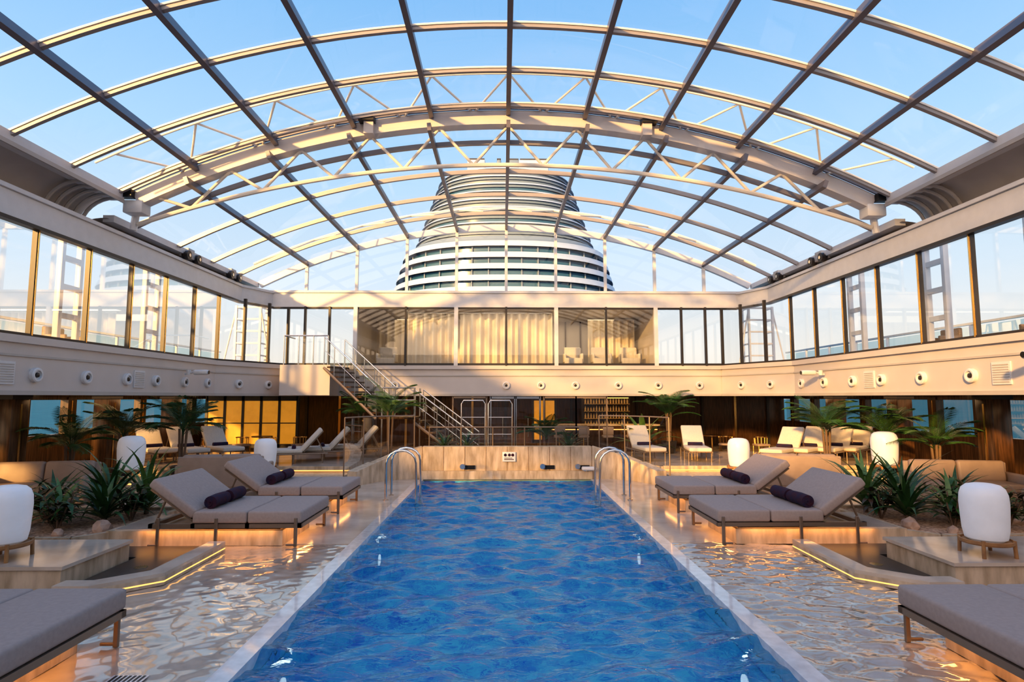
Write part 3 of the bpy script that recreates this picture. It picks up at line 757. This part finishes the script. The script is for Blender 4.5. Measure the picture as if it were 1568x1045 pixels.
# ---------------------------------------------------------------- band fittings
def spot(x,y,z,ax):
    b=B('wall_spotlight',(x,y,z)); A=Vector(ax)
    b.lathe([(.14,0),(.14,.07),(.12,.085),(.09,.085),(.085,.05),(0,.05)],'white',20,(0,0,0),axis=ax)
    b.lathe([(0,.052),(.05,.056),(.045,.075),(0,.085)],'dark',16,(0,0,0),axis=ax); return b.build()
for y in(8.5,10.0,11.6,13.0,14.4,15.6,17.0,18.3):
    spot(-9.07,y,2.62,(1,0,0)); spot(9.07,y,2.62,(-1,0,0))
for x in(-4.0,0,1.25,2.5,4.05,5.5,7.0): spot(x,YB,2.62,(0,-1,0))
for s in(-1,1):
    for t in(.3,.7):
        spot(s*(9.15-1.25*t)-s*.07,18.8+2.9*t-.04,2.62,Vector((-s*.92,-.4,0)).normalized())
    for y in(10.9,14.9):
        b=B('vent_grille',(s*9.06,y,2.64)); b.box((0,0,0),(.03,.42,.42),'white')
        for k in range(8): b.box((-s*.018,0,-.16+k*.045),(.012,.36,.02),'soffit')
        b.build(0)
    for y in((16.9,) if s<0 else (9.6,16.9)):
        b=B('security_camera',(s*9.0,y,2.84)); b.tube([(0,0,0),(-s*.25,0,.06)],.03,'white'); b.rbox((-s*.45,0,.05),(.42,.16,.14),'white',.05,3); b.cyl((-s*.1,0,-.02),(-s*.1,0,.12),.06,'white'); b.cyl((-s*.67,0,.05),(-s*.65,0,.05),.05,'black'); b.build()
# ---------------------------------------------------------------- lights
def area(name,loc,size,e,col,rot=(0,0,0),sy=None):
    L=bpy.data.lights.new(name,'AREA'); L.energy=e; L.color=col; L.size=size
    if sy: L.shape='RECTANGLE'; L.size_y=sy
    o=bpy.data.objects.new(name,L); o.location=loc; o.rotation_euler=rot; scene.collection.objects.link(o)
for s in(-1,1):
    area('ceiling_light',(s*11,8,2.22),1.5,60,(1,.60,.30),sy=8)  # broad warm fill added below the deck ceiling, not a fixture
    area('ceiling_light',(s*11,18,2.22),1.5,60,(1,.60,.30),sy=8)
    for x,y in((3.4,9.85),(3.4,12.35),(3.8,4.85)):
        area('underbed_led',(s*(x+1.1),y-.70,.25),2.0,3.5,(1,.44,.11),sy=.03)
        area('underbed_led',(s*(x-.07),y,.25),.03,2.2,(1,.44,.11),sy=1.2)
area('bar_light',(0,24.5,2.2),12,110,(1,.58,.26),sy=3)
area('lounge_light',(0,22.15,5.4),8,22,(1,.82,.58),sy=.3)  # added fill to brighten the lounge and its curtains, not a fixture
area('lounge_light',(0,24.3,5.4),9,80,(1,.76,.46),sy=2)
S=bpy.data.lights.new('sun','SUN'); S.energy=6.5; S.color=(1,.55,.17); S.angle=math.radians(2.5)
SD=Vector((.58,1,-.27)).normalized()
so=bpy.data.objects.new('sun',S); so.rotation_euler=SD.to_track_quat('-Z','Y').to_euler(); scene.collection.objects.link(so)
# world
W=bpy.data.worlds.new('sky'); scene.world=W; W.use_nodes=True; nt=W.node_tree; nt.nodes.clear()
N_=nt.nodes.new; Lk=nt.links.new
o=N_('ShaderNodeOutputWorld'); bg=N_('ShaderNodeBackground'); tc=N_('ShaderNodeTexCoord'); sp=N_('ShaderNodeSeparateXYZ'); rp=N_('ShaderNodeValToRGB')
Lk(tc.outputs['Generated'],sp.inputs[0]); Lk(sp.outputs['Z'],rp.inputs[0])
cr=rp.color_ramp; cr.elements[0].position=0; cr.elements[0].color=(.98,.84,.68,1); cr.elements[1].position=1; cr.elements[1].color=(.15,.36,.74,1)
for p_,c in((.07,(.88,.84,.79,1)),(.18,(.68,.78,.88,1)),(.37,(.45,.68,.91,1)),(.57,(.26,.52,.86,1))):
    e=cr.elements.new(p_); e.color=c
dt=N_('ShaderNodeVectorMath'); dt.operation='DOT_PRODUCT'; dt.inputs[1].default_value=tuple(-SD); Lk(tc.outputs['Generated'],dt.inputs[0])
mr=N_('ShaderNodeMapRange'); mr.inputs[1].default_value=.35; mr.inputs[2].default_value=1; Lk(dt.outputs['Value'],mr.inputs[0])
pw=N_('ShaderNodeMath'); pw.operation='POWER'; pw.inputs[1].default_value=1.8; Lk(mr.outputs[0],pw.inputs[0])
sc_=N_('ShaderNodeVectorMath'); sc_.operation='SCALE'; sc_.inputs[0].default_value=(2.6,1.65,.9); Lk(pw.outputs[0],sc_.inputs['Scale'])
ad=N_('ShaderNodeVectorMath'); ad.operation='ADD'; Lk(rp.outputs[0],ad.inputs[0]); Lk(sc_.outputs[0],ad.inputs[1])
Lk(ad.outputs[0],bg.inputs[0]); Lk(bg.outputs[0],o.inputs[0])
bg.inputs[1].default_value=.97
cam=bpy.data.cameras.new('camera'); cam.sensor_width=36; cam.lens=918/1568*36; cam.clip_end=9000
co=bpy.data.objects.new('camera',cam); scene.collection.objects.link(co); scene.camera=co
co.location=(-.12,0,2.2); co.rotation_euler=(math.radians(90+5.35),0,-math.radians(.875))
scene.view_settings.view_transform='Standard'
try: scene.view_settings.look='Medium High Contrast'
except Exception: pass
